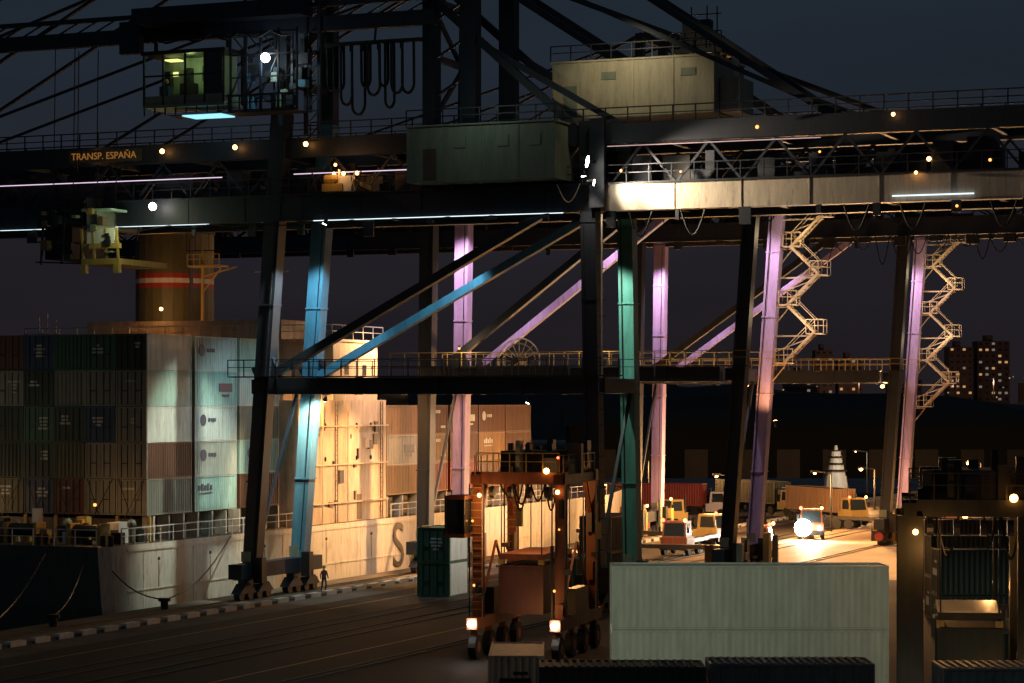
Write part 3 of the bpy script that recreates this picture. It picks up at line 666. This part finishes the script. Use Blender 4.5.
# ---------------------------------------------------------------- straddle carriers
def carrier(cx,cy,rot,load=True,col='orange',cabside=-1,legw=.5,seed=1,power=1.0,full=True):
    rnd=random.Random(seed)
    root=empty('straddle_carrier')
    Mx=Matrix.Translation((cx,cy,0))@Matrix.Rotation(rot,4,'Z')
    rc='yellow' if full else col
    mb=MB(Mx); W2=2.25; L2=3.9; H=9.2
    for x in (-W2,W2):
        for y in (-L2,-L2*.33,L2*.33,L2):
            mb.cyl((x-.2,y,.65),(x+.2,y,.65),.65,'black',16); mb.cyl((x-.22,y,.65),(x+.22,y,.65),.3,col,10)
            mb.beam((x,y,1.0),(x,y,1.7),.35,.35,col)
        mb.box(x-.28,x+.28,-L2-.6,L2+.6,1.6,2.2,col)
        for y in (-L2+.6,L2-.6):
            mb.beam((x,y,2.2),(x,y,H),legw,legw,col)
            mb.beam((x,y,H-2.2),(x,y*.55,H),.2,.2,col)
            for q in (-.32,.32): mb.beam((x+q*(1+legw*.5),y-.3,2.2),(x+q*(1+legw*.5),y-.3,H),.06,.06,'steel')
            z=2.6
            if x<0:
                while z<H: mb.beam((x-.3,y-.34,z),(x+.3,y-.34,z),.035,.035,rc); z+=.4
        mb.box(x-.25,x+.25,-L2,L2,H,H+.5,col)
        mb.rail((x,-L2,H+.5),(x,L2,H+.5),rc,1.0,1.0,.025)
        mb.beam((x,-L2+.8,2.4),(x,0,6),.12,.12,col); mb.beam((x,L2-.8,2.4),(x,0,6),.12,.12,col); 
        mb.box(x-.3,x+.3,-1.4,1.4,2.2,3.6,'steel')
    for y in (-L2+.6,L2-.6):
        mb.box(-W2-.3,W2+.3,y-.3,y+.3,H-.02,H+.62,col); mb.rail((-W2,y-.3,H+.62),(W2,y-.3,H+.62),rc,1.0,.9,.025)
    mb.box(-1.4,1.6,-2.0,2.2,H+.5,H+1.7,'steel'); mb.cyl((1,-1,H+1.7),(1,-1,H+2.5),.14,'steel',8)
    for i in range(24):
        x=rnd.uniform(-2.2,1.9); y=rnd.uniform(-3.6,3.2); mb.box(x,x+rnd.uniform(.2,.8),y,y+rnd.uniform(.2,.9),H+.5,H+rnd.uniform(.8,2.3),rnd.choice(['steel','crane_shaded','olive','deck','greygreen']))
    # hoist chains, hydraulic hoses looping from the top frame, sheave blocks
    for i in range(7 if full else 3):
        x=rnd.uniform(-1.9,1.2); y=-L2+rnd.uniform(.2,2.5); d=rnd.uniform(.6,1.8); ww=rnd.uniform(.4,.9)
        mb.tube([(x+ww*q/8,y,H-d*math.sin(math.pi*q/8)) for q in range(9)],.045,'black',4)
    for x in (-1.5,-.5,.5,1.5):
        mb.cyl((x-.12,-L2+.7,H-.45),(x+.12,-L2+.7,H-.45),.32,'steel',12)
    for i in range(30 if full else 6):
        sx=rnd.choice((-1,1)); z=rnd.uniform(1.2,H-1); x=sx*W2+rnd.uniform(-.45,.35); y=rnd.choice((-L2+.2,L2-1))+rnd.uniform(-.3,.3)
        mb.box(x,x+rnd.uniform(.1,.4),y,y+.3,z,z+rnd.uniform(.2,1.2),rnd.choice(['steel','deck','olive',col]))
    mb.obj('frame',root)
    mb=MB(Mx); k=cabside
    xs=sorted((k*(W2+.3),k*(W2+1.4)))
    mb.box(xs[0],xs[1],-L2-.9,-L2+1.0,6.4,6.6,col); mb.box(xs[0],xs[1],-L2-.9,-L2+1.0,8.4,8.6,col)
    for x in (xs[0],xs[1]-.1):
        for y in (-L2-.9,-L2+.9): mb.box(x,x+.1,y,y+.1,6.6,8.4,'steel')
    mb.box(xs[0]+.06,xs[1]-.06,-L2-.84,-L2+.92,6.6,8.4,'glass')
    mb.obj('cab',root)
    mb=MB(Mx)
    mb.box(-1.2,1.2,-3.0,3.0,5.2,5.5,col)
    for x in (-1.1,1.1):
        for y in (-2.9,2.9): mb.beam((x,y,5.4),(x,y,H),.05,.05,'steel'); mb.box(x-.15,x+.15,y-.15,y+.15,4.95,5.2,'yellow')
    if load: container(mb,-1.22,-3.03,2.35,2.44,6.06,2.55,'c_brown' if full else 'c_dgreen',side=False,door=False)
    mb.obj('hoist_spreader',root)
    mb=MB(Mx)
    for x in (-W2,W2):
        mb.sphere((x,-L2-.75,1.9),.19,'e_head')
        if full:
            for z in (4.1,7.0): mb.sphere((x+rnd.uniform(-.3,.3),-L2+.2,z+rnd.uniform(-.6,.6)),rnd.uniform(.05,.09),'e_dim')
    mb.sphere((-W2+.2,-L2+.1,8.6),.11,'e_amber'); mb.sphere((1.6,-L2+.1,9.9),.16,'e_amber'); mb.sphere((W2,-L2,10.6),.07,'e_red')
    if full: mb.sphere((2.2,-L2+.1,8.8),.12,'e_amber')
    mb.obj('working_lamps',root)
    for (lx,ly,lz,pw) in ((-1.6,-L2-1.0,8.0,150),(0,-1,8.0,420),(1.2,-L2-1.0,2.6,80),(1,L2+1,6,480)):
        l=bpy.data.lights.new('working_light','POINT'); l.energy=pw*power; l.color=SOD; l.shadow_soft_size=.15
        o=bpy.data.objects.new('working_light',l); scene.collection.objects.link(o); o.location=Mx@Vector((lx,ly,lz)); o.parent=root
    return root
carrier(1.3,130,math.radians(-16),cabside=-1)
carrier(17.9,95,math.radians(-9),load=True,cabside=1,legw=.95,seed=4,col='olive',power=.55,full=False)

# ---------------------------------------------------------------- ground containers
def gcont(M4,x,y,levels,L=6.06,H=2.59,mats=('c_green',),door=True,z=0.02,nearside=False,logo=None):
    for i in range(levels):
        mb=MB(M4); container(mb,x,y,z+i*H,L,2.44,H-.02,mats[i%len(mats)],True,door,logo,nearside); mb.obj('shipping_container')
for i in range(2):
    mb=MB(); container(mb,6.4,9.4,.02+i*2.4,3.2,2.44,2.38,'c_green',False,True); mb.box(6.55,9.45,11.84,11.86,.12+i*2.4,2.3+i*2.4,'white'); mb.obj('shipping_container')
lamp(c1,(8,17,13.4),5000,(1,1,.86),(8,11.8,2.4),32,size=.12)
gcont(PORT,11,17,1,mats=('c_green',)); gcont(PORT,18,17,2,mats=('c_dgreen','c_brown'))
Mc=Matrix.Translation((.2,106,-.3))@Matrix.Rotation(math.radians(90-1),4,'Z')
gcont(Mc,0,-1.2,1,L=6.06,z=.31,H=2.4,mats=('c_cream',),door=False)
def broad(x0,y0,z0,L,H,m):
    mb=MB(WORLD); container(mb,x0,y0,z0,L,2.44,H,m,side=False,door=False,nearside=True,dep=.010); mb.obj('shipping_container')
broad(4.55,110,.25,12.6,2.88,'c_smooth'); broad(4.55,110,3.15,12.6,2.9,'c_smooth')
def roofcont(x0,y0,z,L,m,rot=0,n=3):
    Mr=Matrix.Translation((x0,y0,0))@Matrix.Rotation(rot,4,'Z')
    mb=MB(Mr)
    for i in range(n):
        container(mb,0,0,z-(i+1)*2.6,L,2.44,2.58,m,side=True,door=False,nearside=True)
    k=0.2
    while k<L-.3: mb.box(k,k+.12,.12,2.32,z-.05,z+.012,m); k+=.3
    mb.obj('shipping_container')
for x,y,z,m in ((1.0,88,3.9,'c_olive'),(7.3,89,3.9,'c_grey'),(15.0,84,4.3,'c_cream')):
    roofcont(x,y,z,6.06,m,n=1); roofcont(x,y,z-2.6,6.06,'c_brown',n=1)
root=empty('unseen_floodlight_mast'); mb=MB(WORLD); MX=-17.5; mb.cyl((MX,64,0),(MX,64,24),.3,'steel',12,.16); mb.box(MX-1.2,MX+1.2,63.9,64.2,23.6,24,'steel')  # unseen mast out of frame, added to light the foreground containers
for k in range(4): mb.box(MX-1.1+k*.6,MX-.7+k*.6,64.2,64.5,23.4,24.0,'steel'); mb.box(MX-1.08+k*.6,MX-.72+k*.6,64.5,64.53,23.45,23.95,'e_white')
mb.obj('mast',root)
l=bpy.data.lights.new('unseen_floodlight','SPOT'); l.energy=34000; l.color=(.90,1,.80); l.spot_size=math.radians(17); l.spot_blend=.5; l.shadow_soft_size=.5
o=bpy.data.objects.new('unseen_floodlight',l); scene.collection.objects.link(o); o.location=(MX,64.9,23.6); o.rotation_euler=(Vector((10.5,110,4.0))-o.location).to_track_quat('-Z','Y').to_euler(); o.parent=root
mb=MB(WORLD)
for (x,y,n,m) in ((24,128,1,'c_brown'),(24,136,2,'c_dgreen'),(31,140,2,'c_brown'),(26,150,2,'c_olive'),(33,158,2,'c_dgreen'),(29,170,2,'c_brown'),(40,172,3,'c_blue'),(25,120,1,'c_olive'),(21,114,1,'c_dgreen')):
    for i in range(n): container(mb,x,y,.02+i*2.6,12.2,2.44,2.56,m,side=False,door=False,nearside=True)
mb.obj('container_stack')

# ---------------------------------------------------------------- trucks in the yard
def truck(x,y,rot,head=False,m='yellow',cm='c_red',loadm=None):
    root=empty('terminal_tractor'); Mx=Matrix.Translation((x,y,0))@Matrix.Rotation(rot,4,'Z'); mb=MB(Mx)
    mb.box(-1.2,1.2,-1.2,1.3,.7,1.6,m); mb.add([(-1.1,-1.15,1.6),(1.1,-1.15,1.6),(1.1,.9,1.6),(-1.1,.9,1.6),(-1.0,-.8,3.0),(1.0,-.8,3.0),(1.0,.8,3.0),(-1.0,.8,3.0)],[(0,3,2,1),(4,5,6,7),(0,1,5,4),(1,2,6,5),(2,3,7,6),(3,0,4,7)],m)
    mb.add([(-.95,-1.13,1.72),(.95,-1.13,1.72),(.88,-.86,2.85),(-.88,-.86,2.85)],[(0,1,2,3)],'glass')
    for q in (-1,1): mb.add([(q*1.09,-.9,1.8),(q*1.09,.6,1.8),(q*1.02,.55,2.8),(q*1.02,-.7,2.8)],[(0,1,2,3)],'glass'); mb.box(q*1.3-.1,q*1.3+.1,-1.1,-1.05,2.0,2.5,'steel')
    mb.box(-1.25,1.25,-1.35,-1.2,.5,.9,'steel'); mb.box(-.45,.45,1.3,14,.9,1.25,'steel'); mb.cyl((.9,1.2,1.6),(.9,1.2,3.4),.09,'steel',8)
    for yy in (-.5,2.6,11.5,12.8):
        for xx in (-1.1,1.1): mb.cyl((xx-.16,yy,.52),(xx+.16,yy,.52),.52,'black',14)
    if loadm: 
        k=MB(Mx@Matrix.Rotation(math.radians(90),4,'Z')); container(k,1.8,-1.22,1.3,12.2,2.44,2.6,loadm,True,False,None,True); k.obj('load',root)
    mb.sphere((-1.0,-1.0,3.1),.17,'e_red'); mb.sphere((1.0,-1.0,3.1),.15,'e_amber'); mb.sphere((0,13.9,1.2),.1,'e_red')
    if head: mb.sphere((-.8,-1.42,1.2),.85,'e_head',14); mb.sphere((.8,-1.42,1.15),.2,'e_head')  # oversized left sphere carries the headlamp's flare in its shape
    mb.obj('body',root)
    if head:
        l=bpy.data.lights.new('headlight','SPOT'); l.energy=9000; l.color=(1,.92,.75); l.spot_size=math.radians(130); l.shadow_soft_size=.3
        o=bpy.data.objects.new('headlight',l); scene.collection.objects.link(o); o.location=Mx@Vector((0,-2.4,1.3)); o.rotation_euler=(math.radians(80),0,rot+math.pi); o.parent=root
truck(29.2,236,math.radians(-6),True,'orange',loadm=None)
truck(37,262,math.radians(20),False,'yellow',loadm='c_tan'); truck(17,258,math.radians(-50),False,'yellow',loadm=None)
truck(24,280,math.radians(70),False,'white',loadm='c_red'); truck(46,250,math.radians(60),False,'orange'); truck(18.5,225,math.radians(60),False,'yellow')
truck(21,205,math.radians(75),False,'orange',loadm=None); truck(33,285,math.radians(30),False,'yellow',loadm='c_dgreen'); truck(40,232,math.radians(-70),False,'steel',loadm=None)
truck(12,240,math.radians(40),False,'orange'); truck(14.5,212,math.radians(-20),False,'orange')
def post(x,y,h,pw,col=SOD,mat='e_amber',sz=.35):
    root=empty('street_lamp'); mb=MB(WORLD); mb.cyl((x,y,0),(x,y,h),.14,'steel',8,.08); mb.beam((x,y,h),(x-1.5,y,h+.2),.1,.1,'steel'); mb.box(x-2.1,x-1.3,y-.2,y+.2,h+.1,h+.3,'steel'); mb.sphere((x-1.7,y,h+.05),sz,mat)
    mb.obj('post',root)
    l=bpy.data.lights.new('lamp_light','POINT'); l.energy=pw; l.color=col; l.shadow_soft_size=.4
    o=bpy.data.objects.new('lamp_light',l); scene.collection.objects.link(o); o.location=(x-1.7,y,h-.8-sz); o.parent=root
post(53,268,3.9,7000,(1,.6,.3),'e_head',.85); post(33,250,6,9000,sz=.15); post(22,240,6,10000,sz=.15); post(45,300,5,10000,sz=.25); post(64,330,5,8000,sz=.3)
post(58,250,4.0,2600,sz=.3); post(42,215,3.2,1200,sz=.25); post(10,215,6,7000,sz=.12); post(17,300,6,10000,sz=.2); post(80,360,5,6000,sz=.3); post(61,262,3.9,1500,mat='e_amber',sz=.45)
mb=MB(WORLD); bx,by=48.5,362
mb.cyl((bx,by,0),(bx,by,2.2),1.9,'white',12,1.6); 
for z,r in ((2.2,1.5),(3.2,1.25),(4.2,1.0),(5.2,.8)):
    mb.cyl((bx,by,z),(bx,by,z+.7),r,'white',12,r*.9); mb.cyl((bx,by,z+.7),(bx,by,z+.85),r*1.15,'steel',12)
mb.cyl((bx,by,6),(bx,by,6.8),.35,'white',8,.2); mb.obj('harbor_beacon')
post(52,354,6,1500,(1,.9,.7),'e_amber',.1)
root=empty('warehouse'); mb=MB(WORLD)
mb.box(10,150,420,450,0,9,'hedge'); mb.add([(9,419,9),(151,419,9),(151,435,12),(9,435,12),(151,451,9),(9,451,9)],[(0,1,2,3),(3,2,4,5),(1,4,2),(0,3,5)],'hedge')
for i in range(17): mb.box(14+i*8,18+i*8,419.9,420,0,5,'steel'); 
mb.obj('walls',root)
mb=MB(WORLD); vs=[];fs=[]
nx=90
for j in range(5):
    for i in range(nx):
        x=-500+i*14; base=(0,9,15,20,22)[j]; hh=base*(.75+.35*math.sin(i*.21+j)*math.sin(i*.07+1)+.12*random.random()); vs.append((x,820+j*60+random.random()*10,hh if j else 0))
for j in range(4):
    for i in range(nx-1): fs.append((j*nx+i,j*nx+i+1,(j+1)*nx+i+1,(j+1)*nx+i))
mb.add(vs,fs,'hedge'); mb.obj('hill')
def block(x,y,wd,dp,h,fl,cols,litp,z=0):
    root=empty('apartment_block'); mb=MB(WORLD); mb.box(x,x+wd,y,y+dp,z,z+h,'brick'); mb.box(x+wd*.3,x+wd*.5,y+2,y+dp-2,z+h,z+h+3,'brick'); mb.obj('walls',root)
    mb=MB(WORLD); fh=h/fl; cw=wd/cols
    for f in range(fl):
        mb.box(x-.2,x+wd+.2,y-.4,y-.01,z+f*fh,z+f*fh+.3,'brick')
        for c in range(cols):
            q=random.random(); m='e_win' if q<litp*.4 else ('e_win2' if q<litp else 'glass')
            mb.box(x+c*cw+cw*.25,x+c*cw+cw*.7,y-.08,y-.01,z+f*fh+fh*.4,z+f*fh+fh*.75,m)
    mb.obj('windows',root)
block(217,1200,12,14,40,13,4,.22); block(232,1205,16,14,43,14,5,.28); block(190,1215,16,14,24,7,6,.25)
block(148,1180,9,12,38,12,3,.25); block(160,1185,12,12,34,10,4,.2); block(100,1190,28,14,22,7,9,.2); block(60,1200,22,14,24,7,7,.15)
block(252,1190,26,14,22,7,8,.25); block(130,1150,16,12,26,8,5,.15); block(-60,1200,40,14,20,6,12,.15)
for bx_,by_ in ((214,1150),(150,1150)):
    root=empty('street_lamp'); mb=MB(WORLD); mb.cyl((bx_+15,by_,0),(bx_+15,by_,24),.3,'steel',8); mb.obj('post',root)
    l=bpy.data.lights.new('street_glow','POINT'); l.energy=12000; l.color=(1,.55,.35); l.shadow_soft_size=1
    o=bpy.data.objects.new('street_glow',l); scene.collection.objects.link(o); o.location=(bx_+15,by_-1,22); o.parent=root
mb=MB(WORLD)
for i in range(50): mb.sphere((60+random.random()*260,1100+random.random()*60,14+random.random()*12),.35,random.choice(['e_win','e_win2','e_dim']),6)
mb.obj('distant_town_lights')

# ---------------------------------------------------------------- dock worker
def worker(s,t):
    p=W(s,t,0.004); root=empty('dock_worker')
    J=[(0,0,.98),(0,0,1.22),(0,0,1.44),(0,0,1.53),(0,.01,1.68),(.19,0,1.42),(.27,-.03,1.14),(.25,-.16,.92),(-.19,0,1.42),(-.28,.03,1.15),(-.28,-.06,.9),(.1,0,.93),(.12,-.09,.5),(.12,.0,.08),(.12,-.15,.04),(-.1,0,.93),(-.12,.04,.5),(-.13,.18,.08),(-.13,.04,.04)]
    E=[(0,1),(1,2),(2,3),(3,4),(2,5),(5,6),(6,7),(2,8),(8,9),(9,10),(0,11),(11,12),(12,13),(13,14),(0,15),(15,16),(16,17),(17,18)]
    R=[.15,.14,.15,.06,.1,.075,.052,.04,.075,.052,.04,.1,.07,.05,.045,.1,.07,.05,.045]
    me=bpy.data.meshes.new('body'); me.from_pydata(J,E,[]); o=bpy.data.objects.new('body',me); scene.collection.objects.link(o); o.location=p; o.rotation_euler=(0,0,.6); o.parent=root
    sm=o.modifiers.new('skin','SKIN'); 
    for i,r in enumerate(R): me.skin_vertices[0].data[i].radius=(r,r*.85)
    me.skin_vertices[0].data[0].use_root=True
    o.modifiers.new('sub','SUBSURF').levels=1
    m,nt,b=_nt('worker_clothes'); N=nt.nodes;L=nt.links; g=N.new('ShaderNodeTexCoord'); sx=N.new('ShaderNodeSeparateXYZ'); L.new(g.outputs['Object'],sx.inputs[0])
    r=N.new('ShaderNodeValToRGB'); r.color_ramp.interpolation='CONSTANT'; mr=N.new('ShaderNodeMath'); mr.operation='DIVIDE'; mr.inputs[1].default_value=1.8; L.new(sx.outputs['Z'],mr.inputs[0]); L.new(mr.outputs[0],r.inputs[0])
    e=r.color_ramp.elements; e[0].color=(.03,.04,.08,1); e[0].position=0; e[1].position=.55; e[1].color=(.12,.06,.03,1)
    x=e.new(.84); x.color=(.45,.27,.19,1)
    L.new(r.outputs[0],b.inputs['Base Color']); me.materials.append(m)
    mb=MB(Matrix.Translation(p)); mb.sphere((0,.0,1.74),.13,'yellow',12); mb.cyl((0,-.02,1.70),(0,-.02,1.72),.17,'yellow',14); mb.obj('hard_hat',root)
worker(7.8,1.5)

# ---------------------------------------------------------------- camera
cam=bpy.data.cameras.new('camera'); co=bpy.data.objects.new('camera',cam); scene.collection.objects.link(co)
co.location=(0,0,13.6); co.rotation_euler=(math.radians(90),0,0); cam.lens=85; cam.sensor_width=36; cam.shift_y=58.5/1024; cam.clip_end=6000; cam.clip_start=1
scene.camera=co
